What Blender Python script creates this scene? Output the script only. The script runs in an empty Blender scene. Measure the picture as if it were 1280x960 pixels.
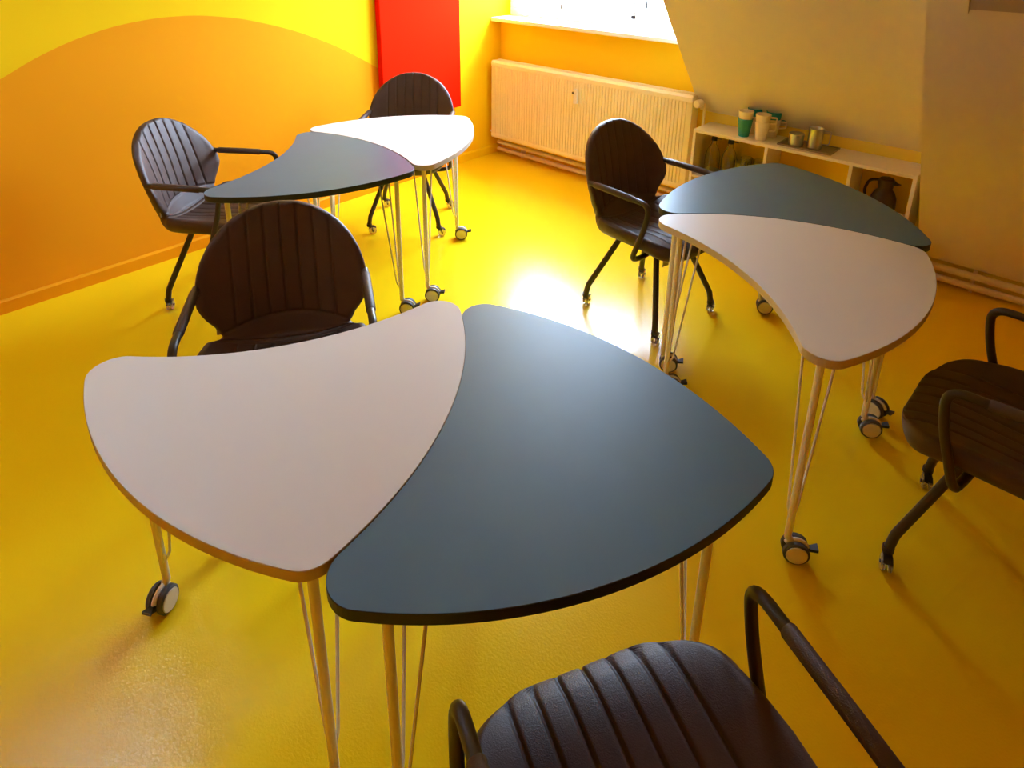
import bpy, bmesh, math
import numpy as np
from mathutils import Vector, Matrix
from mathutils.geometry import tessellate_polygon

PI = math.pi
scn = bpy.context.scene
col = scn.collection
rad = math.radians

# ---------------------------------------------------------------- materials
def nodes_of(name):
    m = bpy.data.materials.new(name); m.use_nodes = True
    nt = m.node_tree
    return m, nt, nt.nodes['Principled BSDF']

def mat(name, rgb, rough=0.5, metal=0.0, spec=0.5, bump=0.0, bscale=200.0, var=0.0, vscale=6.0,
        trans=0.0, ior=1.45, coat=0.0, detail=2.0):
    m, nt, b = nodes_of(name)
    b.inputs['Base Color'].default_value = (*rgb, 1)
    b.inputs['Roughness'].default_value = rough
    b.inputs['Metallic'].default_value = metal
    b.inputs['Specular IOR Level'].default_value = spec
    b.inputs['Transmission Weight'].default_value = trans
    b.inputs['IOR'].default_value = ior
    b.inputs['Coat Weight'].default_value = coat
    tc = nt.nodes.new('ShaderNodeTexCoord')
    if bump:
        n = nt.nodes.new('ShaderNodeTexNoise'); n.inputs['Scale'].default_value = bscale; n.inputs['Detail'].default_value = detail
        nt.links.new(tc.outputs['Object'], n.inputs['Vector'])
        bp = nt.nodes.new('ShaderNodeBump'); bp.inputs['Strength'].default_value = bump; bp.inputs['Distance'].default_value = 0.002
        nt.links.new(n.outputs['Fac'], bp.inputs['Height']); nt.links.new(bp.outputs['Normal'], b.inputs['Normal'])
    if var:
        n2 = nt.nodes.new('ShaderNodeTexNoise'); n2.inputs['Scale'].default_value = vscale; n2.inputs['Detail'].default_value = 4
        nt.links.new(tc.outputs['Object'], n2.inputs['Vector'])
        mx = nt.nodes.new('ShaderNodeMix'); mx.data_type = 'RGBA'
        mx.inputs[6].default_value = (*[c * (1 - var) for c in rgb], 1)
        mx.inputs[7].default_value = (*[min(1, c * (1 + var)) for c in rgb], 1)
        nt.links.new(n2.outputs['Fac'], mx.inputs[0]); nt.links.new(mx.outputs[2], b.inputs['Base Color'])
    return m

YEL = (0.90, 0.59, 0.006)
ORA = (0.86, 0.34, 0.006)
M = {}
M['floor'] = mat('yellow_floor_coating', (0.88, 0.60, 0.006), 0.20, spec=0.6, bump=0.28, bscale=150, var=0.03, vscale=2.5)
M['orange_wall'] = mat('orange_wall_paint', (0.93, 0.68, 0.02), 0.75, spec=0.1, bump=0.15, bscale=260)
M['white_wall'] = mat('off_white_wall_paint', (0.79, 0.74, 0.58), 0.75, spec=0.12, bump=0.15, bscale=260)
M['ceiling'] = mat('white_ceiling_paint', (0.62, 0.58, 0.50), 0.8, spec=0.2)
M['knee'] = mat('knee_wall_paint', (0.92, 0.76, 0.12), 0.7, spec=0.1)
M['yellow_wall'] = mat('yellow_wall_paint', YEL, 0.6, spec=0.25)
M['orange_trim'] = mat('orange_baseboard_paint', (0.86, 0.38, 0.012), 0.4)
M['pipe'] = mat('cream_pipe_paint', (0.78, 0.66, 0.42), 0.35)
M['radiator'] = mat('cream_radiator_enamel', (0.87, 0.80, 0.55), 0.35)
M['white_plastic'] = mat('white_plastic', (0.82, 0.80, 0.76), 0.35)
M['window_white'] = mat('white_window_paint', (0.86, 0.86, 0.84), 0.35)
M['beige_top'] = mat('pale_beige_laminate', (0.64, 0.60, 0.565), 0.42, spec=0.45, bump=0.03, bscale=900)
M['beige_edge'] = mat('beige_table_edge', (0.55, 0.46, 0.36), 0.5)
M['slate_top'] = mat('slate_blue_laminate', (0.042, 0.115, 0.180), 0.40, spec=0.75, bump=0.04, bscale=900, var=0.10, vscale=9)
M['slate_edge'] = mat('dark_table_edge', (0.018, 0.022, 0.018), 0.5)
M['leg_cream'] = mat('cream_leg_enamel', (0.80, 0.77, 0.68), 0.35)
M['tyre'] = mat('dark_grey_tyre', (0.06, 0.06, 0.065), 0.5)
M['wheel_disc'] = mat('light_grey_wheel_disc', (0.72, 0.70, 0.64), 0.4)
M['lever'] = mat('black_brake_lever', (0.02, 0.02, 0.022), 0.45)
M['leather'] = mat('dark_brown_leather', (0.072, 0.040, 0.031), 0.46, spec=0.40, bump=0.35, bscale=420, var=0.22, vscale=14)
M['sleeve'] = mat('brown_leather_sleeve', (0.065, 0.034, 0.024), 0.5, bump=0.4, bscale=500)
M['frame'] = mat('dark_bronze_frame', (0.040, 0.028, 0.020), 0.38, spec=0.5)
M['bracket'] = mat('black_caster_bracket', (0.025, 0.018, 0.016), 0.45)
M['clear'] = mat('clear_caster_wheel', (0.92, 0.88, 0.80), 0.12, trans=0.85, ior=1.4)
M['tag'] = mat('grey_fabric_tag', (0.45, 0.43, 0.42), 0.7)
M['label'] = mat('pale_care_label', (0.62, 0.58, 0.50), 0.7, var=0.15, vscale=150)
M['red'] = mat('red_felt', (0.88, 0.014, 0.001), 0.95, spec=0.03, bump=0.3, bscale=600)
M['shelf'] = mat('white_shelf_laminate', (0.82, 0.77, 0.68), 0.4)
M['teal'] = mat('teal_mug_glaze', (0.018, 0.30, 0.40), 0.22)
M['mug_white'] = mat('white_mug_glaze', (0.82, 0.76, 0.68), 0.22)
M['steel'] = mat('brushed_steel', (0.52, 0.55, 0.60), 0.30, metal=1.0)
M['tray'] = mat('grey_tray', (0.30, 0.26, 0.22), 0.4)
M['dark_thermos'] = mat('dark_brown_thermos', (0.050, 0.024, 0.015), 0.28)
M['black'] = mat('black_plastic', (0.015, 0.013, 0.012), 0.4)
M['wood_panel'] = mat('brown_hatch_board', (0.42, 0.36, 0.28), 0.6, bump=0.3, bscale=120)
M['door'] = mat('white_door_paint', (0.70, 0.66, 0.6), 0.45)
M['cord'] = mat('grey_cord', (0.03, 0.025, 0.025), 0.8, spec=0.0)

def glass_mat(name, tint, ior=1.45, rough=0.0):
    m, nt, b = nodes_of(name)
    b.inputs['Base Color'].default_value = (*tint, 1); b.inputs['Roughness'].default_value = rough
    b.inputs['Transmission Weight'].default_value = 1.0; b.inputs['IOR'].default_value = ior
    return m
M['glass'] = glass_mat('clear_bottle_glass', (0.97, 0.98, 0.96))
def pane_mat():
    m = bpy.data.materials.new('window_pane_glass'); m.use_nodes = True; nt = m.node_tree
    nt.nodes.clear()
    o = nt.nodes.new('ShaderNodeOutputMaterial'); t = nt.nodes.new('ShaderNodeBsdfTransparent'); g = nt.nodes.new('ShaderNodeBsdfGlossy')
    g.inputs['Roughness'].default_value = 0.02
    mx = nt.nodes.new('ShaderNodeMixShader'); mx.inputs[0].default_value = 0.05
    nt.links.new(t.outputs[0], mx.inputs[1]); nt.links.new(g.outputs[0], mx.inputs[2])
    nt.links.new(mx.outputs[0], o.inputs[0])
    return m
M['pane'] = pane_mat()
def fill_diffuser_mat():  # translucent sheet that dims and spreads sky light in the added rooflight
    m = bpy.data.materials.new('fill_rooflight_diffuser'); m.use_nodes = True; nt = m.node_tree; nt.nodes.clear()
    o = nt.nodes.new('ShaderNodeOutputMaterial'); t = nt.nodes.new('ShaderNodeBsdfTranslucent'); t.inputs['Color'].default_value = (0.27, 0.27, 0.27, 1)
    nt.links.new(t.outputs[0], o.inputs[0]); return m
M['fill_diffuser'] = fill_diffuser_mat()

# orange mound painted on the yellow left wall (and across its baseboard)
MURAL = [(-2.6, 0.0), (-1.4, 0.30), (-0.6, 0.62), (0.0, 0.85), (0.35, 0.985), (0.60, 1.104), (0.81, 1.205), (0.99, 1.265), (1.18, 1.303), (1.42, 1.316),
         (1.65, 1.293), (1.89, 1.236), (2.25, 1.102), (2.66, 0.875), (3.0, 0.655), (3.30, 0.44), (3.36, 0.0)]
def mural_mat(name, rough):
    m, nt, b = nodes_of(name)
    b.inputs['Roughness'].default_value = rough; b.inputs['Specular IOR Level'].default_value = 0.08
    g = nt.nodes.new('ShaderNodeTexCoord'); sep = nt.nodes.new('ShaderNodeSeparateXYZ')
    nt.links.new(g.outputs['Object'], sep.inputs[0])
    mr = nt.nodes.new('ShaderNodeMapRange'); mr.inputs['From Min'].default_value = -3.0; mr.inputs['From Max'].default_value = 5.0
    nt.links.new(sep.outputs['Y'], mr.inputs['Value'])
    fc = nt.nodes.new('ShaderNodeFloatCurve'); c = fc.mapping.curves[0]
    pts = [((y + 3) / 8, z / 2) for y, z in MURAL]
    c.points[0].location = (0, 0); c.points[1].location = (1, 0)
    for x, y in pts: c.points.new(x, y)
    for p_ in c.points:
        if p_.location[0] > 0.78: p_.handle_type = 'VECTOR'
    fc.mapping.update()
    nt.links.new(mr.outputs[0], fc.inputs['Value'])
    m2 = nt.nodes.new('ShaderNodeMath'); m2.operation = 'MULTIPLY'; m2.inputs[1].default_value = 2.0
    nt.links.new(fc.outputs[0], m2.inputs[0])
    lt = nt.nodes.new('ShaderNodeMath'); lt.operation = 'LESS_THAN'
    nt.links.new(sep.outputs['Z'], lt.inputs[0]); nt.links.new(m2.outputs[0], lt.inputs[1])
    mx = nt.nodes.new('ShaderNodeMix'); mx.data_type = 'RGBA'
    mx.inputs[6].default_value = (*YEL, 1); mx.inputs[7].default_value = (*ORA, 1)
    nt.links.new(lt.outputs[0], mx.inputs[0]); nt.links.new(mx.outputs[2], b.inputs['Base Color'])
    n = nt.nodes.new('ShaderNodeTexNoise'); n.inputs['Scale'].default_value = 220
    bp = nt.nodes.new('ShaderNodeBump'); bp.inputs['Strength'].default_value = 0.12; bp.inputs['Distance'].default_value = 0.002
    nt.links.new(g.outputs['Object'], n.inputs['Vector']); nt.links.new(n.outputs['Fac'], bp.inputs['Height']); nt.links.new(bp.outputs['Normal'], b.inputs['Normal'])
    return m
M['mural'] = mural_mat('yellow_wall_with_orange_mound', 0.8)
M['mural_trim'] = mural_mat('baseboard_with_orange_paint', 0.35)

# ---------------------------------------------------------------- mesh helpers
def obj(name, bm, m, parent=None, smooth=False, **props):
    me = bpy.data.meshes.new(name)
    bmesh.ops.recalc_face_normals(bm, faces=bm.faces)
    bm.to_mesh(me); bm.free()
    for mm in (m if isinstance(m, (list, tuple)) else [m]): me.materials.append(mm)
    if smooth is not False:
        me.polygons.foreach_set('use_smooth', [True] * len(me.polygons))
        if smooth is not True:
            me.set_sharp_from_angle(angle=rad(smooth))
    o = bpy.data.objects.new(name, me); col.objects.link(o)
    if parent: o.parent = parent
    for k, v in props.items(): o[k] = v
    return o

def thing(name, label, cat, loc=(0, 0, 0), rz=0.0, group=None):
    o = bpy.data.objects.new(name, None); col.objects.link(o)
    o.empty_display_size = 0.1
    o.location = loc; o.rotation_euler = (0, 0, rz); o['label'] = label; o['category'] = cat
    if group: o['group'] = group
    return o

def box(bm, x0, x1, y0, y1, z0, z1, bevel=0.0, seg=2, mi=0):
    before = set(bm.faces)
    vs = [bm.verts.new(p) for p in [(x0, y0, z0), (x1, y0, z0), (x1, y1, z0), (x0, y1, z0), (x0, y0, z1), (x1, y0, z1), (x1, y1, z1), (x0, y1, z1)]]
    fs = [bm.faces.new([vs[i] for i in f]) for f in [(0, 3, 2, 1), (4, 5, 6, 7), (0, 1, 5, 4), (1, 2, 6, 5), (2, 3, 7, 6), (3, 0, 4, 7)]]
    if bevel:
        es = list({e for f in fs for e in f.edges})
        bmesh.ops.bevel(bm, geom=es, offset=bevel, segments=seg, affect='EDGES', profile=0.5)
    if mi:
        for f in set(bm.faces) - before: f.material_index = mi
    return bm

def poly_prism(bm, pts, axis_vec):
    """closed polygon pts (3D), extruded by axis_vec"""
    a = [bm.verts.new(p) for p in pts]; b = [bm.verts.new(Vector(p) + Vector(axis_vec)) for p in pts]
    bm.faces.new(a); bm.faces.new(list(reversed(b)))
    n = len(pts)
    for i in range(n): bm.faces.new([a[i], b[i], b[(i + 1) % n], a[(i + 1) % n]])

def smooth_path(pts, r=0.03, n=5):
    """round the inner corners of a polyline"""
    P = [Vector(p) for p in pts]; out = [P[0]]
    for i in range(1, len(P) - 1):
        a, b, c = P[i - 1], P[i], P[i + 1]
        ra = min(r, (a - b).length * 0.45, (c - b).length * 0.45)
        p0 = b + (a - b).normalized() * ra; p1 = b + (c - b).normalized() * ra
        for k in range(n + 1):
            t = k / n; out.append(p0 * (1 - t) ** 2 + b * 2 * t * (1 - t) + p1 * t * t)
    out.append(P[-1]); return out

def tube(bm, pts, r, seg=12, cap=True, mi=0):
    P = [Vector(p) for p in pts]; n = len(P)
    R = r if isinstance(r, (list, tuple)) else [r] * n
    T = []
    for i in range(n):
        a = P[max(i - 1, 0)]; b = P[min(i + 1, n - 1)]; T.append((b - a).normalized())
    up = Vector((0, 0, 1)) if abs(T[0].z) < 0.9 else Vector((1, 0, 0))
    N = T[0].cross(up).normalized(); rings = []
    for i in range(n):
        N = (N - T[i] * N.dot(T[i])).normalized(); B = T[i].cross(N)
        rings.append([bm.verts.new(P[i] + (N * math.cos(2 * PI * k / seg) + B * math.sin(2 * PI * k / seg)) * R[i]) for k in range(seg)])
    fs = []
    for i in range(n - 1):
        for k in range(seg):
            fs.append(bm.faces.new([rings[i][k], rings[i][(k + 1) % seg], rings[i + 1][(k + 1) % seg], rings[i + 1][k]]))
    if cap:
        fs.append(bm.faces.new(list(reversed(rings[0])))); fs.append(bm.faces.new(rings[-1]))
    for f in fs: f.material_index = mi
    return bm

def lathe(bm, prof, centre=(0, 0, 0), axis='Z', seg=32, mi=0, mtx=None):
    c = Vector(centre); rings = []; new = []
    for (r, h) in prof:
        if r < 1e-6:
            v = [bm.verts.new((0, 0, h))]
        else:
            v = [bm.verts.new((r * math.cos(2 * PI * k / seg), r * math.sin(2 * PI * k / seg), h)) for k in range(seg)]
        rings.append(v); new += v
    for a, b in zip(rings[:-1], rings[1:]):
        for k in range(seg):
            k2 = (k + 1) % seg
            if len(a) == 1 and len(b) == 1: break
            if len(a) == 1: f = bm.faces.new([a[0], b[k], b[k2]])
            elif len(b) == 1: f = bm.faces.new([a[k], a[k2], b[0]])
            else: f = bm.faces.new([a[k], a[k2], b[k2], b[k]])
            f.material_index = mi
    R = Matrix.Identity(4)
    if axis == 'X': R = Matrix.Rotation(PI / 2, 4, 'Y')
    if axis == 'Y': R = Matrix.Rotation(-PI / 2, 4, 'X')
    if mtx is not None: R = mtx @ R
    for v in new: v.co = R @ v.co + c
    return bm

def NB(): return bmesh.new()

# ---------------------------------------------------------------- frame of reference
# X runs along the window wall from the left wall, Y runs towards the window wall, Z up; metres.
CX = 3.607
TURN = rad(43.0)
def W(x, y):
    c, s = math.cos(TURN), math.sin(TURN)
    return (x * c - y * s + CX, x * s + y * c)

# ---------------------------------------------------------------- camera
def make_camera():
    f, pitch, roll, cx, cy = 826.109, 0.3311717, 0.0051235, 622.66, 198.84
    fw = Vector((0, math.cos(pitch), -math.sin(pitch))); rt = Vector((1, 0, 0)); up = rt.cross(fw)
    c, s = math.cos(roll), math.sin(roll)
    r2 = rt * c + up * s; u2 = up * c - rt * s
    Rm = Matrix(((r2.x, u2.x, -fw.x), (r2.y, u2.y, -fw.y), (r2.z, u2.z, -fw.z))).to_4x4()
    cam = bpy.data.cameras.new('camera'); o = bpy.data.objects.new('camera', cam); col.objects.link(o)
    o.matrix_world = Matrix.Translation((CX, 0, 1.74)) @ Matrix.Rotation(TURN, 4, 'Z') @ Rm
    cam.sensor_fit = 'HORIZONTAL'; cam.sensor_width = 36.0; cam.lens = f / 1280 * 36
    cam.shift_x = (640 - cx) / 1280; cam.shift_y = -(480 - cy) / 1280
    cam.clip_start = 0.05; cam.clip_end = 200
    scn.camera = o
make_camera()

# ---------------------------------------------------------------- room shell
YW = 3.89            # window wall
XR, YB, ZC = 6.6, -2.6, 2.7
WINX0, WINX1, WINZ0, WINZ1, WINY = 0.0, 1.75, 1.075, 2.34, 4.0
KNEE, SLY, SLZ = 0.667, 3.89, 1.22      # recessed slope: z = KNEE + (SLY - y) * 1.22
BX = 3.08                                # left side of the nearer roof slope
BSY, BSZ, BK = 3.865, 0.12, 1.28

def S(o): o['kind'] = 'structure'; return o
def quad_slab(name, pts, vec, m):
    bm = NB(); poly_prism(bm, pts, vec); return S(obj(name, bm, m))

bm = NB(); box(bm, -0.2, XR + 0.2, YB - 0.2, 4.3, -0.12, 0.0); S(obj('floor', bm, M['floor']))
# left wall, thin prism whose face carries the painted mound
quad_slab('wall_left', [(0, YB, 0), (0, 4.25, 0), (0, 4.25, ZC), (0, YB, ZC)], (-0.15, 0, 0), M['mural'])
yt_ = SLY - (2.52 - KNEE) / SLZ
# window wall below the window and the knee wall behind the shelf unit
bm = NB(); poly_prism(bm, [(0, YW, 0), (WINX1 + 0.02, YW, 0), (WINX1 + 0.02, YW, WINZ0), (0, YW, WINZ0)], (0, 0.38, 0))
S(obj('wall_window', bm, M['orange_wall']))
bm = NB(); poly_prism(bm, [(WINX1 + 0.02, YW, 0), (XR, YW, 0), (XR, YW, 0.35), (BX + 0.01, YW, 0.35), (BX + 0.01, YW, KNEE + .12), (WINX1 + 0.02, YW, KNEE + .12)], (0, 0.38, 0))
S(obj('wall_knee', bm, M['knee']))
bm = NB(); box(bm, -0.1, WINX1 + 0.05, yt_ - 0.03, yt_ + 0.05, 2.50, ZC + 0.1); S(obj('wall_dormer_header', bm, M['white_wall']))
# wall above the window
bm = NB(); poly_prism(bm, [(0, WINY - 0.02, WINZ1), (WINX1, WINY - 0.02, WINZ1), (WINX1, WINY - 0.02, 2.52), (0, WINY - 0.02, 2.52)], (0, 0.27, 0))
S(obj('wall_above_window', bm, M['white_wall']))
# dormer right cheek
yt = SLY - (2.52 - KNEE) / SLZ
bm = NB(); poly_prism(bm, [(WINX1, YW + 0.35, KNEE), (WINX1, YW + 0.002, KNEE), (WINX1, yt, 2.52), (WINX1, YW + 0.35, 2.52)], (0.012, 0, 0))
S(obj('wall_dormer_cheek', bm, M['white_wall']))
bm = NB(); box(bm, -0.1, WINX1 + 0.012, yt - 0.01, 4.25, 2.52, 2.60); S(obj('ceiling_dormer', bm, M['ceiling']))
# recessed slope between the dormer and the nearer slope
yc = SLY - (ZC - KNEE) / SLZ
quad_slab('wall_slope_recessed', [(WINX1 + 0.012, SLY, KNEE), (BX + 0.05, SLY, KNEE), (BX + 0.05, yc, ZC), (WINX1 + 0.012, yc, ZC)], (0, 0.12, 0.10), M['white_wall'])
# nearer slope and its left side
yb = BSY - (ZC - BSZ) / BK
quad_slab('wall_slope_right', [(BX, BSY, BSZ), (XR, BSY, BSZ), (XR, yb, ZC), (BX, yb, ZC)], (0, 0.035, 0.027), M['white_wall'])
bm = NB(); poly_prism(bm, [(BX, BSY + .012, BSZ), (BX, YW + .1, BSZ), (BX, YW + .1, KNEE), (BX, yc + .1, ZC), (BX, yb + .012, ZC)], (0.02, 0, 0))
S(obj('wall_slope_side', bm, M['white_wall']))
# ceiling with the dormer cut out
SKX0, SKX1, SKY0, SKY1 = 0.10, 1.30, -0.45, 0.70      # opening for an unseen rooflight, added to brighten the near left
bm = NB(); box(bm, 0, XR, YB, SKY0, ZC, ZC + 0.1); box(bm, 0, XR, SKY1, yt, ZC, ZC + 0.1)
box(bm, 0, SKX0, SKY0, SKY1, ZC, ZC + 0.1); box(bm, SKX1, XR, SKY0, SKY1, ZC, ZC + 0.1); S(obj('ceiling', bm, M['ceiling']))
w2 = bpy.data.objects.new('fill_rooflight', None); col.objects.link(w2); w2['kind'] = 'structure'; w2.location = (SKX0, SKY0, ZC)
bm = NB(); dx, dy = SKX1 - SKX0, SKY1 - SKY0
for a in ((0, dx, 0, .02), (0, dx, dy - .02, dy), (0, .02, .02, dy - .02), (dx - .02, dx, .02, dy - .02)): box(bm, *a, 0.02, 0.14)
obj('frame', bm, M['window_white'], w2)
bm = NB(); box(bm, 0.02, dx - .02, 0.02, dy - .02, 0.10, 0.106); obj('pane', bm, M['pane'], w2)
bm = NB(); box(bm, 0.022, dx - .022, 0.022, dy - .022, 0.070, 0.071); obj('fill_diffuser', bm, M['fill_diffuser'], w2)
bm = NB(); box(bm, XR, XR + 0.15, YB, 4.25, 0, ZC); S(obj('wall_right', bm, M['yellow_wall']))
bm = NB(); box(bm, -0.15, XR + .15, YB - 0.15, YB, 0, ZC); S(obj('wall_back', bm, M['orange_trim']))

# baseboards
bm = NB(); poly_prism(bm, [(0, YB, 0), (0.014, YB, 0), (0.014, YB, 0.060), (0.004, YB, 0.070), (0, YB, 0.070)], (0, YW - YB, 0))
S(obj('baseboard_left', bm, M['mural_trim']))
# window sill
bm = NB(); box(bm, 0.0, WINX1, 3.775, 4.0, 1.082, 1.112, 0.006, 2); S(obj('trim_1', bm, M['window_white']))

# window: casement with two sashes
def make_window():
    w = bpy.data.objects.new('window_1', None); col.objects.link(w); w['kind'] = 'structure'
    w.location = (0, WINY, WINZ0)
    X1, Z1 = WINX1, WINZ1 - WINZ0
    bm = NB()
    box(bm, 0.002, X1, 0.0, 0.07, 0.037, 0.10, 0.004); box(bm, 0.002, X1, 0.0, 0.07, Z1 - 0.06, Z1, 0.004)
    box(bm, 0.002, 0.055, 0.0, 0.07, 0.10, Z1 - 0.06, 0.004); box(bm, X1 - 0.055, X1, 0.0, 0.07, 0.10, Z1 - 0.06, 0.004)
    box(bm, 0.855, 0.905, 0.0, 0.07, 0.10, Z1 - 0.06, 0.004)
    obj('frame', bm, M['window_white'], w)
    for x0, x1 in ((0.058, 0.852), (0.908, X1 - 0.058)):
        bm = NB(); z0, z1 = 0.103, Z1 - 0.063
        box(bm, x0, x1, -0.012, 0.05, z0, z0 + 0.055, 0.004); box(bm, x0, x1, -0.012, 0.05, z1 - 0.055, z1, 0.004)
        box(bm, x0, x0 + 0.05, -0.012, 0.05, z0 + 0.055, z1 - 0.055, 0.004); box(bm, x1 - 0.05, x1, -0.012, 0.05, z0 + 0.055, z1 - 0.055, 0.004)
        s = obj('sash', bm, M['window_white'], w)
        bm = NB(); box(bm, x0 + 0.05, x1 - 0.05, 0.015, 0.021, z0 + 0.055, z1 - 0.055); obj('pane', bm, M['pane'], s)
    # pull cords and their rods in front of the sashes
    for x, zb in ((0.545, 0.128), (1.258, 0.180)):
        bm = NB(); tube(bm, [(x, -0.035, zb), (x, -0.035, Z1 - .03)], 0.006, 8); obj('blind_cord', bm, M['cord'], w, smooth=True)
    bm = NB(); x = 1.165
    for k in range(60):
        z = 0.135 + k * 0.011
        lathe(bm, [(0, -0.0048), (0.0048, -0.002), (0.0048, 0.002), (0, 0.0048)], (x, -0.035, z), seg=8)
    tube(bm, [(x, -0.035, 0.14), (x, -0.035, Z1 - 0.03)], 0.004, 8)
    ch = obj('blind_chain', bm, M['cord'], w)
    bm = NB(); box(bm, x - 0.018, x + 0.010, -0.044, -0.026, 0.108, 0.130, 0.004); obj('chain_weight', bm, M['cord'], ch)
    return w
make_window()

# board hatch high on the nearer slope
def on_slope(x, z, off=0.0):     # point on the nearer slope, off = height above it
    L = math.hypot(1, BK); ny, nz = -BK / L, -1 / L
    return Vector((x, BSY - (z - BSZ) / BK + ny * off, z + nz * off))
def make_hatch():
    t = thing('roof_hatch', 'brown board hatch in a pale frame, high on the sloping wall at the top edge', 'hatch', on_slope(3.7, 1.5))
    o0 = t.location
    def slab(bm, x0, x1, z0, z1, h):
        pts = [on_slope(x0, z0) - o0, on_slope(x1, z0) - o0, on_slope(x1, z1) - o0, on_slope(x0, z1) - o0]
        poly_prism(bm, pts, on_slope(0, 1, h) - on_slope(0, 1, 0))
    bm = NB(); slab(bm, 3.215, 4.2, 1.512, 2.2, 0.022); obj('hatch_board', bm, M['wood_panel'], t)
    bm = NB(); slab(bm, 3.20, 3.213, 1.50, 2.21, 0.03); slab(bm, 4.202, 4.215, 1.50, 2.21, 0.03); slab(bm, 3.213, 4.202, 2.202, 2.214, 0.03)
    obj('frame', bm, M['white_wall'], t)
make_hatch()

# ---------------------------------------------------------------- radiator
def make_radiator():
    x0, x1, y0, y1, z0, z1 = 0.045, 1.765, 3.735, 3.835, 0.160, 0.785
    t = thing('radiator', 'cream ribbed panel radiator on the orange wall below the window sill', 'radiator', ((x0 + x1) / 2, 3.8, 0))
    cx = (x0 + x1) / 2
    bm = NB()
    # ribbed front: height field along x
    n = 66; xs = []; pitch = (x1 - x0 - 0.06) / n
    prof = [(x0 - cx, 0.004)]
    X = x0 + 0.03
    for i in range(n):
        a = X + i * pitch
        prof += [(a + pitch * 0.08 - cx, 0.0), (a + pitch * 0.62 - cx, 0.0), (a + pitch * 0.72 - cx, 0.007), (a + pitch * 0.92 - cx, 0.007)]
    prof += [(x1 - 0.03 - cx, 0.0), (x1 - cx, 0.004)]
    yF = y0 - 3.8
    zs = [(z0, 0.006, 1), (z0 + 0.012, 0.0, 1), (z0 + 0.035, 0.0, 1), (z0 + 0.045, 0.0, 0), (z1 - 0.05, 0.0, 0), (z1 - 0.04, 0.0, 1), (z1 - 0.014, 0.0, 1), (z1, 0.010, 1)]
    rows = []
    for z, e, flat in zs:
        rows.append([bm.verts.new((px, yF + e + (0 if flat else pd), z)) for px, pd in prof])
    for r0, r1 in zip(rows[:-1], rows[1:]):
        for k in range(len(prof) - 1): bm.faces.new([r0[k], r0[k + 1], r1[k + 1], r1[k]])
    box(bm, x0 - cx, x1 - cx, yF + 0.008, yF + 0.018, z0 + 0.002, z1 - 0.002)
    obj('front_panel', bm, M['radiator'], t)
    bm = NB(); box(bm, x0 + 0.01 - cx, x1 - 0.01 - cx, y1 - 3.8 - 0.016, y1 - 3.8, z0, z1 - 0.01, 0.004); obj('rear_panel', bm, M['radiator'], t)
    for s in (0, 1):
        xa = x0 + 0.001 if s == 0 else x1 - 0.004
        bm = NB(); box(bm, xa - cx, xa + 0.003 - cx, yF + 0.012, y1 - 3.8 - 0.005, z0 + 0.01, z1 - 0.004); obj('side_panel', bm, M['radiator'], t)
    bm = NB()
    box(bm, x0 + 0.004 - cx, x1 - 0.004 - cx, yF + 0.010, yF + 0.024, z1 - 0.004, z1 + 0.002); box(bm, x0 + 0.004 - cx, x1 - 0.004 - cx, y1 - 3.8 - 0.02, y1 - 3.8 - 0.004, z1 - 0.004, z1 + 0.002)
    k = 0; x = x0 + 0.006
    while x < x1 - 0.01:
        box(bm, x - cx, x + 0.006 - cx, yF + 0.024, y1 - 3.8 - 0.02, z1 - 0.003, z1 + 0.001); x += 0.0165
    obj('top_grille', bm, M['radiator'], t)
    # thermostat valve and its pipe at the right end
    bm = NB(); lathe(bm, [(0, -0.040), (0.020, -0.039), (0.025, -0.030), (0.025, 0.010), (0.019, 0.030), (0.012, 0.034), (0, 0.034)], (x1 - cx + 0.034, yF + 0.030, z1 - 0.045), 'Y', 20)
    tube(bm, [(x1 - cx - 0.002, yF + 0.05, z1 - 0.045), (x1 - cx + 0.04, yF + 0.05, z1 - 0.045)], 0.011, 12)
    v = obj('thermostat_valve', bm, M['white_plastic'], t, smooth=40)
    bm = NB(); tube(bm, smooth_path([(x1 - cx + 0.03, yF + 0.05, z1 - 0.045), (x1 - cx + 0.053, yF + 0.07, z1 - 0.055), (x1 - cx + 0.053, yF + 0.07, 0.112)], 0.02), 0.009, 12)
    obj('supply_pipe', bm, M['pipe'], t, smooth=40)
    bm = NB(); lathe(bm, [(0, -0.02), (0.009, -0.02), (0.009, 0.02), (0, 0.02)], (x0 - cx - 0.008, yF + 0.03, z0 + 0.04), 'X', 14); obj('bleed_plug', bm, M['white_plastic'], t, smooth=40)
    for fx in (0.3, 1.45):
        bm = NB(); box(bm, fx - cx, fx + 0.03 - cx, y1 - 3.8, YW - 3.8, z0 + 0.08, z1 - 0.1); obj('wall_bracket', bm, M['radiator'], t)
    # small heat meter clipped on the front
    bm = NB(); box(bm, 0.868 - cx, 0.902 - cx, yF - 0.024, yF, 0.585, 0.690, 0.006, 2)
    mt = obj('heat_meter', bm, M['white_plastic'], t, label='white heat meter clipped on the ribs')
    bm = NB(); lathe(bm, [(0, -0.002), (0.010, -0.002), (0.010, 0.004), (0, 0.004)], (0.868 - cx, yF - 0.022, 0.662), 'Y', 16); obj('meter_eye', bm, M['black'], mt)
make_radiator()

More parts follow.
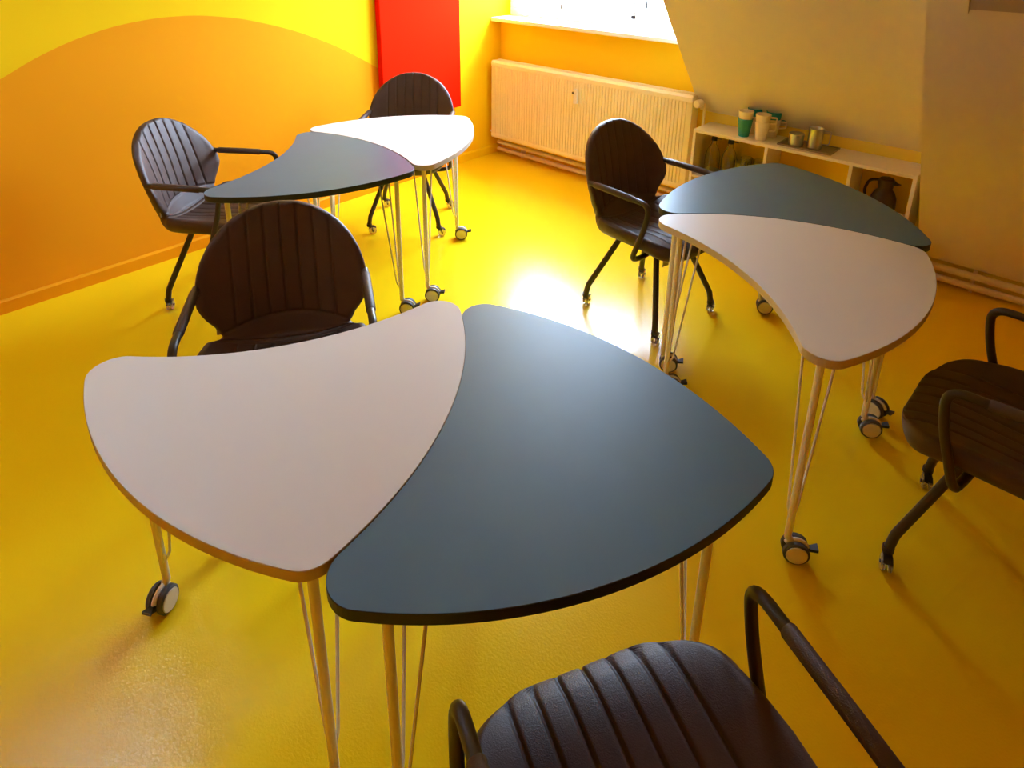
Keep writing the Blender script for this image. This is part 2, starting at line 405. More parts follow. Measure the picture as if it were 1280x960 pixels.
def pipe_pair(x0, x1, label):
    t = thing('heating_pipes', label, 'pipes', ((x0 + x1) / 2, 3.84, 0), 0, 'painted heating pipes along the wall foot')
    for z in (0.034, 0.092):
        bm = NB(); tube(bm, [(x0 - (x0 + x1) / 2, 0, z), (x1 - (x0 + x1) / 2, 0, z)], 0.0185, 16); obj('pipe', bm, M['pipe'], t, smooth=40)
    x = x0 + 0.25
    while x < x1:
        bm = NB(); box(bm, x - .008 - (x0 + x1) / 2, x + .008 - (x0 + x1) / 2, 0.004, 0.05, 0.0, 0.11); obj('clip', bm, M['pipe'], t); x += 0.9
pipe_pair(0.03, 1.826, 'two painted heating pipes running along the wall foot under the radiator')
pipe_pair(3.09, 6.55, 'two painted heating pipes along the foot of the sloping wall, right of the shelf unit')

# ---------------------------------------------------------------- red panel
def make_panel():
    d = 0.052
    y0, y1, z0, z1 = 2.672, 3.395, 0.478, 2.05
    t = thing('acoustic_panel', 'tall red wall panel hanging on the yellow wall near the corner', 'panel', (0, (y0 + y1) / 2, z0))
    cy = (y0 + y1) / 2
    bm = NB(); box(bm, 0.004, d, y0 - cy, y1 - cy, 0, z1 - z0, 0.004, 2); obj('felt_cover', bm, M['red'], t)
    bm = NB(); box(bm, 0.0005, 0.0042, y0 - cy + .02, y1 - cy - .02, 0.02, z1 - z0 - 0.02); obj('wall_rail', bm, M['black'], t)
make_panel()

# ---------------------------------------------------------------- shelf unit
SH0, SH1, SHY0, SHY1, SHZ = 1.832, 3.035, 3.655, 3.885, 0.606
def make_shelf():
    t = thing('shelf_unit', 'low white open shelf unit with three compartments against the knee wall', 'shelf', ((SH0 + SH1) / 2, (SHY0 + SHY1) / 2, 0))
    cx, cy = t.location.x, t.location.y
    th = 0.018
    def b(name, x0, x1, y0, y1, z0, z1, m=None, **k):
        bm = NB(); box(bm, x0 - cx, x1 - cx, y0 - cy, y1 - cy, z0, z1, 0.0012, 1); return obj(name, bm, m or M['shelf'], t, **k)
    b('top_board', SH0, SH1, SHY0, SHY1, SHZ - th, SHZ)
    b('side_panel', SH0, SH0 + th, SHY0, SHY1, 0, SHZ - th); b('side_panel', SH1 - th, SH1, SHY0, SHY1, 0, SHZ - th)
    b('divider', 2.274, 2.274 + th, SHY0 + .001, SHY1 - .006, 0.06, SHZ - th); b('divider', 2.722, 2.722 + th, SHY0 + .001, SHY1 - .006, 0.06, SHZ - th)
    for x0, x1 in ((SH0 + th, 2.274), (2.274 + th, 2.722), (2.722 + th, SH1 - th)):
        b('shelf_board', x0, x1, SHY0 + .003, SHY1 - .006, 0.300, 0.316)
    b('bottom_board', SH0 + th, SH1 - th, SHY0 + .002, SHY1 - .006, 0.042, 0.06)
    b('back_panel', SH0 + th, SH1 - th, SHY1 - .005, SHY1, 0.042, SHZ - th, M['yellow_wall'])
    b('plinth', SH0 + th, SH1 - th, SHY0 + .02, SHY0 + .035, 0, 0.042)
make_shelf()

def mug_mesh(m, parent, z=0.0, rz=0.0, name='mug_body', h=0.108, r0=0.030, r1=0.043):
    bm = NB()
    lathe(bm, [(0, z), (r0 - .002, z), (r0, z + .002), (r1, z + h), (r1 - .0015, z + h + .0015), (r1 - .004, z + h), (r0 - .003, z + .006), (0, z + .006)], seg=36)
    return obj(name, bm, m, parent, smooth=40)
def mug_handle(m, parent, z=0.0, rz=0.0, h=0.105):
    bm = NB(); c, s = math.cos(rz), math.sin(rz)
    pts = [(0.038, z + h * .88), (0.074, z + h * .88), (0.074, z + h * .54), (0.036, z + h * .50)]
    path = smooth_path([(p[0] * c, p[0] * s, p[1]) for p in pts], 0.008)
    tube(bm, path, 0.0052, 10)
    return obj('handle', bm, m, parent, smooth=40)
# ang = direction of the handle
def mug(x, y, z, m, label, ang, group='mugs stacked on the shelf unit'):
    t = thing('mug', label, 'mug', (x, y, z), 0, group)
    b = mug_mesh(m, t); mug_handle(m, t, 0, ang)
    return t
ZT = SHZ + 0.001
mug(2.116, 3.722, ZT, M['teal'], 'teal mug under a white one, front left of the mugs on the shelf unit', rad(120))
mug(2.116, 3.722, ZT + 0.044, M['mug_white'], 'white mug nested in a teal mug, front left on the shelf unit', rad(120))
mug(2.220, 3.716, ZT, M['mug_white'], 'white mug at the bottom of the front white stack, handle to the right', rad(28))
mug(2.220, 3.716, ZT + 0.044, M['mug_white'], 'white mug on top of the front white stack on the shelf unit', rad(22))
mug(2.128, 3.822, ZT, M['mug_white'], 'white mug behind the teal mug, under a teal rim', rad(160))
mug(2.128, 3.822, ZT + 0.044, M['teal'], 'teal mug nested on top, rear left of the mugs', rad(150))
mug(2.240, 3.822, ZT, M['mug_white'], 'white mug under a teal mug, rear right of the mugs', rad(30))
mug(2.240, 3.822, ZT + 0.044, M['teal'], 'teal mug with its handle to the right, rear right stack', rad(35))

def make_tray():
    bm = NB(); x0, x1, y0, y1 = 2.325, 2.615, 3.690, 3.850
    box(bm, x0, x1, y0, y1, ZT, ZT + 0.004, 0.0015, 1)
    for a in ((x0, x1, y0, y0 + .005), (x0, x1, y1 - .005, y1), (x0, x0 + .005, y0 + .005, y1 - .005), (x1 - .005, x1, y0 + .005, y1 - .005)):
        box(bm, a[0], a[1], a[2], a[3], ZT + 0.004, ZT + 0.009)
    o = obj('serving_tray', bm, M['tray']); o['label'] = 'grey rectangular tray under the steel pots on the shelf unit'; o['category'] = 'tray'
make_tray()
ZP = ZT + 0.0052
def make_pot():
    t = thing('sugar_pot', 'short round steel sugar pot with a flat lid on the tray', 'pot', (2.408, 3.742, ZP))
    bm = NB(); lathe(bm, [(0, 0), (0.037, 0), (0.040, 0.003), (0.040, 0.058), (0, 0.058)], seg=36); obj('pot_body', bm, M['steel'], t, smooth=40)
    bm = NB(); lathe(bm, [(0, 0.0585), (0.041, 0.0585), (0.041, 0.067), (0.037, 0.070), (0, 0.071)], seg=36); obj('lid', bm, M['steel'], t, smooth=40)
make_pot()
def make_jug():
    t = thing('milk_jug', 'tall steel milk jug with a wire handle on the tray', 'jug', (2.505, 3.752, ZP))
    bm = NB(); lathe(bm, [(0, 0), (0.036, 0), (0.039, 0.003), (0.038, 0.070), (0.037, 0.110), (0.040, 0.115), (0.038, 0.115), (0.035, 0.110), (0.036, 0.006), (0, 0.006)], seg=36); obj('jug_body', bm, M['steel'], t, smooth=40)
    bm = NB(); a = rad(10); tube(bm, smooth_path([(0.036 * math.cos(a), 0.036 * math.sin(a), 0.104), (0.076 * math.cos(a), 0.076 * math.sin(a), 0.106), (0.072 * math.cos(a), 0.072 * math.sin(a), 0.030), (0.037 * math.cos(a), 0.037 * math.sin(a), 0.028)], 0.01), 0.003, 8)
    obj('handle', bm, M['steel'], t, smooth=True)
make_jug()

SB = 0.317
def bottle(x, y, label):
    t = thing('glass_bottle', label, 'bottle', (x, y, SB), 0, 'glass bottles in the left compartment')
    o = [(0, 0), (0.042, 0), (0.046, 0.004), (0.046, 0.115), (0.034, 0.160), (0.016, 0.190), (0.014, 0.215)]
    i = [(r - 0.003, z) for r, z in reversed(o[2:])] + [(0, 0.006)]
    bm = NB(); lathe(bm, o + i, seg=32); obj('bottle_body', bm, M['glass'], t, smooth=40)
    bm = NB(); lathe(bm, [(0, 0.213), (0.0175, 0.213), (0.0175, 0.232), (0.015, 0.236), (0, 0.236)], seg=24)
    box(bm, 0.012, 0.045, -0.003, 0.003, 0.226, 0.230)
    obj('stopper', bm, M['black'], t, smooth=40)
bottle(1.925, 3.760, 'clear glass bottle with black stopper, nearest the radiator end of the shelf')
bottle(2.030, 3.765, 'clear glass bottle with black stopper, beside the drinking glasses')
def tumbler(x, y, label, g):
    bm = NB(); lathe(bm, [(0, 0), (0.028, 0), (0.034, 0.13), (0.032, 0.13), (0.0265, 0.008), (0, 0.008)], seg=28)
    o = obj('drinking_glass', bm, M['glass'], None, smooth=40); o.location = (x, y, SB); o['label'] = label; o['category'] = 'glass'; o['group'] = g
g1 = 'drinking glasses in the left compartment'
for k, (x, y) in enumerate([(2.115, 3.73), (2.115, 3.82), (2.195, 3.73), (2.195, 3.82)]):
    tumbler(x, y, ['front clear drinking glass beside the stoppered bottles', 'rear clear drinking glass beside the stoppered bottles',
                   'front clear drinking glass against the first divider', 'rear clear drinking glass against the first divider'][k], g1)
g2 = 'drinking glasses in the middle compartment'
tumbler(2.36, 3.76, 'clear drinking glass in the middle compartment, next to the divider', g2)
tumbler(2.45, 3.76, 'clear drinking glass in the middle compartment, away from the divider', g2)

def make_thermos():
    t = thing('thermos_jug', 'dark brown thermos jug with loop handle in the third shelf compartment', 'thermos jug', (2.885, 3.768, SB - 0.0005))
    bm = NB(); lathe(bm, [(0, 0), (0.058, 0), (0.062, 0.006), (0.064, 0.060), (0.060, 0.105), (0.048, 0.135), (0.034, 0.150), (0.033, 0.160), (0, 0.160)], seg=40); obj('jug_body', bm, M['dark_thermos'], t, smooth=40)
    bm = NB(); lathe(bm, [(0, 0.1605), (0.035, 0.1605), (0.038, 0.178), (0.037, 0.205), (0.030, 0.212), (0, 0.214)], seg=32)
    poly_prism(bm, [(0.030, -0.013, 0.180), (0.030, 0.013, 0.180), (0.030, 0.013, 0.203), (0.030, -0.013, 0.203)], (0.012, 0, 0.0))
    v = [bm.verts.new(p) for p in [(0.034, -0.012, 0.178), (0.034, 0.012, 0.178), (0.034, 0.012, 0.200), (0.034, -0.012, 0.200), (0.074, 0, 0.198), (0.072, 0, 0.194)]]
    for f in ((0, 1, 5), (1, 2, 4, 5), (2, 3, 4), (3, 0, 5, 4), (3, 2, 1, 0)): bm.faces.new([v[i] for i in f])
    obj('lid', bm, M['dark_thermos'], t)
    bm = NB(); tube(bm, smooth_path([(-0.032, 0, 0.195), (-0.085, 0, 0.180), (-0.108, 0, 0.110), (-0.064, 0, 0.040)], 0.045, 8), 0.0075, 12); obj('handle', bm, M['dark_thermos'], t, smooth=True)
    t.rotation_euler.z = rad(-12)
make_thermos()

# ---------------------------------------------------------------- tables
TC = [(-0.436153, 0.195139), (0.348276, 0.323716), (0.057877, -0.358856)]
TR = (0.9293, 0.9194, 0.9284); TRC = 0.063094
def table_outline(inset=0.0, n=40, m=12):
    C = np.array(TC); G = C.mean(0); rc = TRC - inset; segs = []
    for i in range(3):
        a, b = C[i], C[(i + 1) % 3]; mid = (a + b) / 2; d = b - a; L = np.hypot(*d); nr = np.array([-d[1], d[0]]) / L
        if (mid - G) @ nr < 0: nr = -nr
        if i == 0: R = TR[i] + inset; rho = R + rc; o = mid + nr * math.sqrt(rho ** 2 - L * L / 4)
        else: R = TR[i] - inset; rho = R - rc; o = mid - nr * math.sqrt(rho ** 2 - L * L / 4)
        t0, t1 = a - o, b - o; a0 = math.atan2(t0[1], t0[0]); a1 = math.atan2(t1[1], t1[0]); da = (a1 - a0 + PI) % (2 * PI) - PI
        an = a0 + da * np.linspace(0, 1, n); segs.append(o + R * np.c_[np.cos(an), np.sin(an)])
    out = []
    for i in range(3):
        out.append(segs[i]); c = C[(i + 1) % 3]; s = segs[i][-1] - c; e = segs[(i + 1) % 3][0] - c
        a0 = math.atan2(s[1], s[0]); a1 = math.atan2(e[1], e[0]); da = (a1 - a0) % (2 * PI)
        if da > 0: da -= 2 * PI
        an = a0 + da * np.linspace(0, 1, m + 2)[1:-1]; out.append(c + rc * np.c_[np.cos(an), np.sin(an)])
    return np.vstack(out)

TOPZ, TOPT = 0.740, 0.026
def tabletop_mesh(name):
    bm = NB(); rings = []
    for ins, z in ((0.0012, TOPZ), (0.0, TOPZ - 0.0012), (0.0, TOPZ - TOPT + 0.002), (0.002, TOPZ - TOPT)):
        rings.append([bm.verts.new((x, y, z)) for x, y in table_outline(ins)])
    n = len(rings[0])
    for j, (a, b) in enumerate(zip(rings[:-1], rings[1:])):
        for k in range(n):
            f = bm.faces.new([a[k], a[(k + 1) % n], b[(k + 1) % n], b[k]]); f.material_index = 1
    tris = tessellate_polygon([[Vector((v.co.x, v.co.y, 0)) for v in rings[0]]])
    for a, b, c in tris:
        bm.faces.new([rings[0][a], rings[0][b], rings[0][c]])
        f = bm.faces.new([rings[-1][c], rings[-1][b], rings[-1][a]]); f.material_index = 1
    return bm

def caster_parts(parent, cx, cy, yaw, lever):
    """twin-wheel caster; yaw = direction its near disc faces, lever = +1 / -1 side of the brake lever. cx, cy: stem"""
    r = 0.037
    tr = 0.026
    n = Vector((math.cos(yaw), math.sin(yaw), 0)); q = Vector((-n.y, n.x, 0)) * lever
    c = Vector((cx, cy, r)) + q * tr
    A = Matrix(((q.x, n.x * 1.0, 0, 0), (q.y, n.y * 1.0, 0, 0), (0, 0, 1, 0), (0, 0, 0, 1)))  # local Y -> n
    for sgn in (1, -1):
        bm = NB()
        prof = [(0, 0.008), (r - 0.004, 0.008), (r, 0.011), (r, 0.022), (r - 0.004, 0.026), (r - 0.006, 0.026), (r - 0.006, 0.024), (0, 0.024)]
        R = Matrix.Rotation(-PI / 2 * sgn, 4, 'X')
        lathe(bm, prof, c, 'Z', 36, mtx=A @ R)
        obj('wheel', bm, M['tyre'], parent, smooth=40)
        bm = NB(); lathe(bm, [(0, 0.0245), (r - 0.0065, 0.0245), (r - 0.008, 0.0275), (0, 0.0285)], c, 'Z', 36, mtx=A @ R)
        obj('wheel_disc', bm, M['wheel_disc'], parent, smooth=40)
    bm = NB()   # fork between the wheels
    a = Vector((cx, cy, 0.100)); 
    tube(bm, [a, Vector((cx, cy, 0.078)), c + Vector((0, 0, 0.012)), c], [0.010, 0.011, 0.0075, 0.0075], 12)
    # curved fender
    pts = []
    for k in range(9):
        an = rad(20 + 16 * k); pts.append(c + Vector((0, 0, 1)) * ((r - 0.003) * math.sin(an)) + q * ((r - 0.003) * math.cos(an)))
    tube(bm, pts, 0.0065, 8)
    obj('fork', bm, M['leg_cream'], parent, smooth=50)
    bm = NB()   # brake lever
    p0 = c + q * (r - 0.006) + Vector((0, 0, 0.008)); p1 = c + q * (r + 0.022) + Vector((0, 0, 0.016))
    for (pa, pb, wa, wb, ta, tb) in ((p0, p1, 0.006, 0.013, 0.005, 0.005),):
        v = []
        for pp, ww, tt in ((pa, wa, ta), (pb, wb, tb)):
            for sx, sz in ((-1, -1), (1, -1), (1, 1), (-1, 1)): v.append(bm.verts.new(pp + n * ww * sx + Vector((0, 0, tt * sz))))
        for f in ((0, 1, 2, 3), (7, 6, 5, 4), (0, 4, 5, 1), (1, 5, 6, 2), (2, 6, 7, 3), (3, 7, 4, 0)): bm.faces.new([v[i] for i in f])
    obj('brake_lever', bm, M['lever'], parent)

def make_table(pos, ang, dark, label, casters, inset=0.02):
    """casters: three (yaw in room frame deg, lever)"""
    x, y = W(*pos); rz = ang + TURN
    t = thing('sail_table', label, 'table', (x, y, 0), rz, 'sail-shaped tables on castor legs')
    tm = (M['slate_top'], M['slate_edge']) if dark else (M['beige_top'], M['beige_edge'])
    obj('tabletop', tabletop_mesh('top'), tm, t)
    C = np.array(TC); G = Vector((*C.mean(0), 0))
    for i in range(3):
        c = Vector((C[i][0], C[i][1], 0)); inw = (G - c).normalized(); c = c + inw * inset
        bm = NB(); tube(bm, [(c.x, c.y, 0.098), (c.x, c.y, 0.125), (c.x, c.y, TOPZ - TOPT - 0.004)], 0.0105, 16)
        lathe(bm, [(0, 0), (0.030, 0), (0.030, 0.004), (0, 0.004)], (c.x, c.y, TOPZ - TOPT - 0.0045), seg=20)
        leg = obj('leg', bm, M['leg_cream'], t, smooth=40)
        for sg in (1, -1):
            rd = Matrix.Rotation(rad(-10 + 33 * sg), 3, 'Z') @ inw
            top = c + rd * 0.082
            top2 = Vector((top.x, top.y, TOPZ - TOPT - 0.002))
            lo = c + rd * 0.021; lo = Vector((lo.x, lo.y, 0.165))
            ce = Vector((c.x, c.y, 0.142)) + rd * 0.007
            bm = NB(); tube(bm, smooth_path([top2, lo, ce], 0.014, 6), 0.0038, 8)
            obj('brace_rod', bm, M['leg_cream'], leg, smooth=True)
        yaw, lev = casters[i]
        caster_parts(leg, c.x, c.y, rad(yaw) + TURN - rz, lev)
    return t
# yaw given in the camera-aligned frame (0 = picture right, -90 = towards the viewer)
make_table((-0.449577, 1.214695), 0.181434, False, 'pale beige sail-shaped table in front, left of the big slate one', [(-12, -1), (40, 1), (-25, -1)])
make_table((0.131757, 1.134617), 1.178104, True, 'large slate blue sail-shaped table nearest the viewer, beside the pale front one', [(-60, 1), (-60, 1), (-60, 1)], 0.038)
make_table((1.147122, 2.468052), 2.636952, True, 'slate blue sail-shaped table next to the shelf unit', [(-150, 1), (-105, 1), (-105, 1)], 0.008)
make_table((1.005769, 1.897311), 1.648918, False, 'beige sail-shaped table between the shelf-side slate table and the edge chair', [(-103, 1), (-95, 1), (-103, 1)])
make_table((-0.793313, 2.833487), 1.224664, True, 'slate blue sail-shaped table by the orange wall', [(-60, 1), (-60, 1), (-95, 1)])
make_table((-0.469216, 3.334938), 2.266603, False, 'bright white-looking sail-shaped table in front of the red panel', [(-95, 1), (-60, 1), (-88, 1)])

# ---------------------------------------------------------------- chairs
def catmull(P, n):
    P = np.array(P, float); Q = np.vstack([2 * P[0] - P[1], P, 2 * P[-1] - P[-2]]); out = []
    for i in range(1, len(Q) - 2):
        for t in np.linspace(0, 1, n, endpoint=False):
            a, b, c, d = Q[i - 1], Q[i], Q[i + 1], Q[i + 2]
            out.append(0.5 * ((2 * b) + (c - a) * t + (2 * a - 5 * b + 4 * c - d) * t * t + (3 * b - a - 3 * c + d) * t ** 3))
    out.append(P[-1]); return np.array(out)
PROF = catmull([(0.273, 0.416), (0.240, 0.428), (0.16, 0.438), (0.02, 0.428), (-0.09, 0.418), (-0.155, 0.424), (-0.200, 0.455), (-0.222, 0.515), (-0.240, 0.60), (-0.258, 0.70), (-0.281, 0.80), (-0.306, 0.894)], 20)
_seg = np.hypot(*np.diff(PROF, axis=0).T); _S = np.r_[0, np.cumsum(_seg)]; LT = _S[-1]
SJ = 0.460        # arc length of the seat / back joint
def prof_at(s):
    y = np.interp(s, _S, PROF[:, 0]); z = np.interp(s, _S, PROF[:, 1]); e = 0.006
    ty = np.interp(s + e, _S, PROF[:, 0]) - np.interp(s - e, _S, PROF[:, 0]); tz = np.interp(s + e, _S, PROF[:, 1]) - np.interp(s - e, _S, PROF[:, 1])
    L = np.hypot(ty, tz) + 1e-9
    return y, z, tz / L, -ty / L        # normal pointing up on the seat, forward on the back
def half_width(s):
    Lb = 0.425; t = (LT - s) / Lb
    kt = np.array([0, .02, .05, .095, .18, .29, .40, .49, .58, .65, .72, .78, .85, .92, 1.0])
    kw = np.array([0, .068, .103, .140, .187, .225, .249, .261, .268, .270, .266, .257, .242, .222, .205])
    wb = np.sqrt(np.interp(t, kt, kw ** 2))
    ks = np.array([0, .08, .16, .24, .33, .40, .45, LT - Lb]); kv = np.array([.238, .252, .262, .268, .266, .252, .228, .202])
    ws = np.interp(s, ks, kv); c = np.clip(s / 0.115, 0, 1); ws = ws * (1 - (1 - c) ** 2.3) ** (1 / 2.3)
    return np.where(t > 1, ws, wb)
def curv(s): return np.interp(s, [0, .08, .18, .37, .49, .63, .77, .87, LT], [.010, .028, .048, .068, .078, .082, .058, .036, .020])
def thick(s): return np.interp(s, [0, .05, .39, .49, .58, LT], [.026, .034, .036, .030, .023, .019])
def pad_mesh(s0, s1, ns, nv, end0, end1):
    ss = np.linspace(0, 1, ns); 
    a = s0 + (s1 - s0) * (0.5 - 0.5 * np.cos(PI * ss)) * 0.35 + (s1 - s0) * ss * 0.65
    v = np.linspace(-1, 1, nv); v = np.sign(v) * (1 - (1 - abs(v)) ** 1.12)
    Sg, V = np.meshgrid(a, v, indexing='ij')
    w = half_width(Sg); X = V * w
    y, z, ny, nz = prof_at(Sg)
    lift = curv(Sg) * np.abs(X / 0.26) ** 2.2
    T = thick(Sg)
    e = np.ones_like(Sg)
    if end0: d = np.clip((Sg - s0) / end0, 0, 1); e *= np.sqrt(np.clip(1 - (1 - d) ** 2, 0, 1))
    if end1: d = np.clip((s1 - Sg) / end1, 0, 1); e *= np.sqrt(np.clip(1 - (1 - d) ** 2, 0, 1))
    edge = np.clip((w - np.abs(X)) / 0.030, 0, 1); ed = np.sqrt(np.clip(1 - (1 - edge) ** 2, 0, 1))
    t = T * e * ed
    # stitched channels
    pitch = 0.0525
    k = np.clip(np.round(X / pitch), -3, 3); dx = np.abs(X - k * pitch)
    arc = 0.526 + 0.040 * np.clip(1 - (X / 0.20) ** 2, 0, 1)
    back_on = np.clip((Sg - arc) / 0.006, 0, 1); seat_on = np.clip((0.430 - Sg) / 0.006, 0, 1)
    on = np.maximum(back_on, seat_on)
    g = -0.0050 * np.exp(-(dx / 0.0034) ** 2) * on
    inside = np.abs(X) < pitch * 3
    g += np.where(inside, 0.0020 * np.sqrt(np.clip(1 - (1 - np.clip(dx / (pitch / 2), 0, 1)) ** 2, 0, 1)), 0.0020 * np.exp(-((np.abs(X) - 3 * pitch - .03) / .03) ** 2)) * on
    g += -0.0060 * np.exp(-((Sg - arc) / 0.0045) ** 2)
    g += -0.0050 * np.exp(-((Sg - 0.433) / 0.0045) ** 2)
    g += 0.004 * np.exp(-((Sg - (arc + SJ) / 2) / 0.03) ** 2) * (1 - on)
    g *= np.clip(edge * 1.3 - 0.05, 0, 1) * e
    bm = NB(); grids = []
    for sg in (1, -1):
        off = t + g if sg == 1 else -t
        Y = y + (lift + off) * ny; Z = z + (lift + off) * nz
        grids.append([[bm.verts.new((X[i, j], Y[i, j], Z[i, j])) for j in range(nv)] for i in range(ns)])
    for q, G_ in enumerate(grids):
        for i in range(ns - 1):
            for j in range(nv - 1):
                f = [G_[i][j], G_[i][j + 1], G_[i + 1][j + 1], G_[i + 1][j]]
                try: bm.faces.new(f if q == 0 else list(reversed(f)))
                except ValueError: pass
    bmesh.ops.remove_doubles(bm, verts=bm.verts, dist=0.00015)
    bmesh.ops.dissolve_degenerate(bm, dist=0.00005, edges=bm.edges)
    return bm

def make_chair():
    t = thing('armchair', '', 'chair')
    obj('seat', pad_mesh(0.0, SJ + 0.012, 84, 190, 0.02, 0.02), M['leather'], t, smooth=True)
    b = obj('backrest', pad_mesh(SJ - 0.012, LT, 104, 200, 0.02, 0.02), M['leather'], t, smooth=True)
    st = SJ + 0.075; w_ = float(half_width(np.array([st]))[0]); y_, z_, ny_, nz_ = [float(v) for v in prof_at(np.array(st))]
    lf = float(curv(st)) * (w_ / 0.26) ** 2.2; tx, ty_, tz_ = w_ + 0.001, y_ + lf * ny_, z_ + lf * nz_
    bm = NB(); box(bm, tx - 0.006, tx + 0.004, ty_ - 0.002, ty_ + 0.002, tz_ - 0.013, tz_ + 0.013, 0.0006, 1); obj('label_tag', bm, M['tag'], b, label='small grey side tag')
    # under-seat frame
    bm = NB(); box(bm, -0.11, 0.11, -0.12, 0.12, 0.378, 0.388, 0.004)
    for a in (1, -1):
        tube(bm, [(-0.09 * 1, -0.09 * a, 0.374), (0.09, 0.09 * a, 0.374)], 0.012, 12)
    obj('seat_frame', bm, M['frame'], t, smooth=40)
    for sx in (1, -1):
        P = [(0.262 * sx, -0.180, 0.668), (0.264 * sx, -0.05, 0.670), (0.268 * sx, 0.172, 0.670), (0.274 * sx, 0.156, 0.56), (0.280 * sx, 0.104, 0.400), (0.20 * sx, 0.094, 0.380), (0.09 * sx, 0.078, 0.380)]
        bm = NB(); tube(bm, smooth_path(P, 0.050, 8), 0.0120, 14)
        arm = obj('armrest', bm, M['frame'], t, smooth=40)
        bm = NB(); q = Vector(P[1]); r = Vector(P[2])
        p0 = Vector(P[0]) + (q - Vector(P[0])) * 0.25; p1 = q + (r - q) * 0.60
        tube(bm, [p0, p0 + (q - p0) * 0.04, q, p1 - (p1 - q) * 0.03, p1], [0.012, 0.0150, 0.0150, 0.0150, 0.0125], 16)
        obj('leather_sleeve', bm, M['sleeve'], arm, smooth=40)
    for sx in (1, -1):
        for sy in (1, -1):
            bm = NB()
            tube(bm, smooth_path([(0.105 * sx, 0.105 * sy, 0.376), (0.204 * sx, 0.204 * sy, 0.112), (0.211 * sx, 0.211 * sy, 0.058)], 0.010, 4), 0.0135, 14)
            leg = obj('leg', bm, M['frame'], t, smooth=40)
            cx, cy = 0.211 * sx, 0.211 * sy
            d = Vector((math.cos(CAST), math.sin(CAST), 0)); n = Vector((-d.y, d.x, 0)); c = Vector((cx, cy, 0.024)) + d * 0.018
            bm = NB(); tube(bm, [(cx, cy, 0.068), (cx, cy, 0.052)], 0.016, 14)
            hood = []
            for k in range(8):
                an = rad(38 + 15 * k); hood.append([c + d * (ro * math.cos(an)) + Vector((0, 0, ro * math.sin(an))) + n * hw for ro, hw in ((0.0275, -0.012), (0.0275, 0.012), (0.0245, 0.012), (0.0245, -0.012))])
            hv = [[bm.verts.new(p_) for p_ in ring] for ring in hood]
            for a_, b_ in zip(hv[:-1], hv[1:]):
                for q_ in range(4): bm.faces.new([a_[q_], a_[(q_ + 1) % 4], b_[(q_ + 1) % 4], b_[q_]])
            bm.faces.new(hv[0]); bm.faces.new(list(reversed(hv[-1])))
            tube(bm, [c - n * 0.0175, c + n * 0.0175], 0.005, 10); 
            tube(bm, [c + Vector((0, 0, 0.026)), c], 0.0030, 8)
            obj('caster_bracket', bm, M['bracket'], leg, smooth=30)
            R = Matrix(((d.x, n.x, 0, 0), (d.y, n.y, 0, 0), (0, 0, 1, 0), (0, 0, 0, 1)))
            for a in (1, -1):
                bm = NB(); lathe(bm, [(0.0055, 0.0035), (0.019, 0.0035), (0.0235, 0.006), (0.0235, 0.013), (0.019, 0.0155), (0.0055, 0.015), (0.0055, 0.0035)], c, 'Z', 24, mtx=R @ Matrix.Rotation(-PI / 2 * a, 4, 'X'))
                obj('clear_wheel', bm, M['clear'], leg, smooth=40)
    return t
CAST = rad(200)

def copy_tree(o, parent=None):
    c = o.copy(); col.objects.link(c)
    if parent: c.parent = parent
    for ch in o.children: copy_tree(ch, c)
    return c

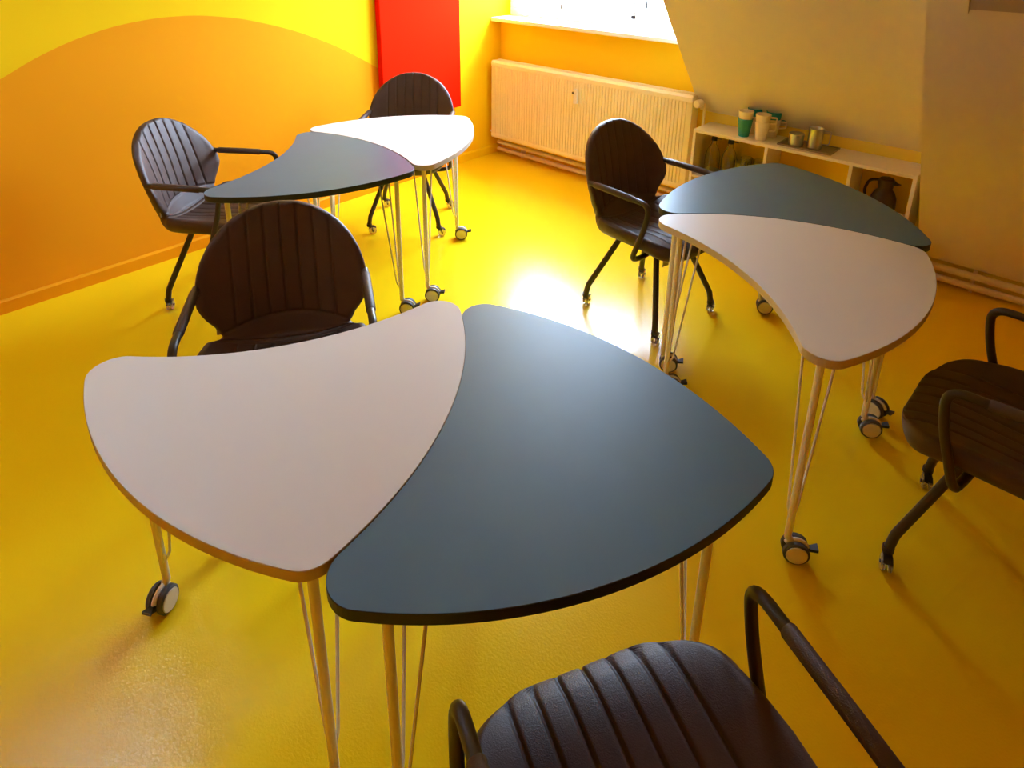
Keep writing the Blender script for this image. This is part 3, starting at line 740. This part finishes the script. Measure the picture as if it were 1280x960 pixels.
CHAIRS = [  # position, facing angle (camera-aligned frame), label
    ((-0.655, 1.732), -76, 'brown channelled armchair facing us behind the pale front table'),
    ((-1.340, 2.956), -9, 'brown armchair side-on against the orange wall, near the left slate table'),
    ((-0.555, 3.850), -93, 'brown armchair in front of the red panel, behind the white table'),
    ((0.730, 2.822), -51, 'brown armchair between the radiator and the shelf-side tables'),
    ((1.432, 1.443), 135, 'dark brown armchair cut by the right picture edge'),
    ((0.252, 0.600), 110, 'dark brown armchair cut by the bottom edge, seat facing the big slate table'),
]
chair0 = make_chair()
chair0['group'] = 'brown channelled armchairs around the tables'
for i, (p, a, lab) in enumerate(CHAIRS):
    c = chair0 if i == 0 else copy_tree(chair0)
    c.location = (*W(*p), 0); c.rotation_euler = (0, 0, rad(a - 90) + TURN); c['label'] = lab
    if i == 3:
        bm = NB(); box(bm, -0.02, 0.024, 0.085, 0.087, 0.27, 0.375)
        obj('care_label', bm, M['label'], c, label='pale care label hanging under the seat')

# ---------------------------------------------------------------- light
world = bpy.data.worlds.new('sky'); scn.world = world; world.use_nodes = True
wn = world.node_tree; bg = wn.nodes['Background']
tc = wn.nodes.new('ShaderNodeTexCoord'); sp = wn.nodes.new('ShaderNodeSeparateXYZ'); cr = wn.nodes.new('ShaderNodeValToRGB')
wn.links.new(tc.outputs['Generated'], sp.inputs[0]); wn.links.new(sp.outputs['Z'], cr.inputs[0])
cr.color_ramp.elements[0].position = 0.0; cr.color_ramp.elements[0].color = (0.26, 0.30, 0.36, 1)
cr.color_ramp.elements[1].position = 0.06; cr.color_ramp.elements[1].color = (0.70, 0.93, 1.25, 1)
e = cr.color_ramp.elements.new(0.6); e.color = (0.68, 0.93, 1.28, 1)
wn.links.new(cr.outputs[0], bg.inputs['Color']); bg.inputs['Strength'].default_value = 32.0

po = bpy.data.lights.new('window_portal', 'AREA'); po.shape = 'RECTANGLE'; po.size = WINX1; po.size_y = WINZ1 - WINZ0
po.cycles.is_portal = True
o = bpy.data.objects.new('window_portal', po); col.objects.link(o)
o.location = (WINX1 / 2, 4.12, (WINZ0 + WINZ1) / 2); o.rotation_euler = (rad(-90), 0, 0)

scn.view_settings.view_transform = 'Standard'; scn.view_settings.look = 'None'
scn.view_settings.gamma = 1.0; scn.view_settings.use_curve_mapping = False
scn.view_settings.exposure = 1.04
cy = scn.cycles
cy.use_denoising = True; cy.diffuse_bounces = 10; cy.glossy_bounces = 4; cy.transmission_bounces = 8; cy.max_bounces = 16
cy.sample_clamp_indirect = 0.0; cy.caustics_reflective = False; cy.caustics_refractive = False
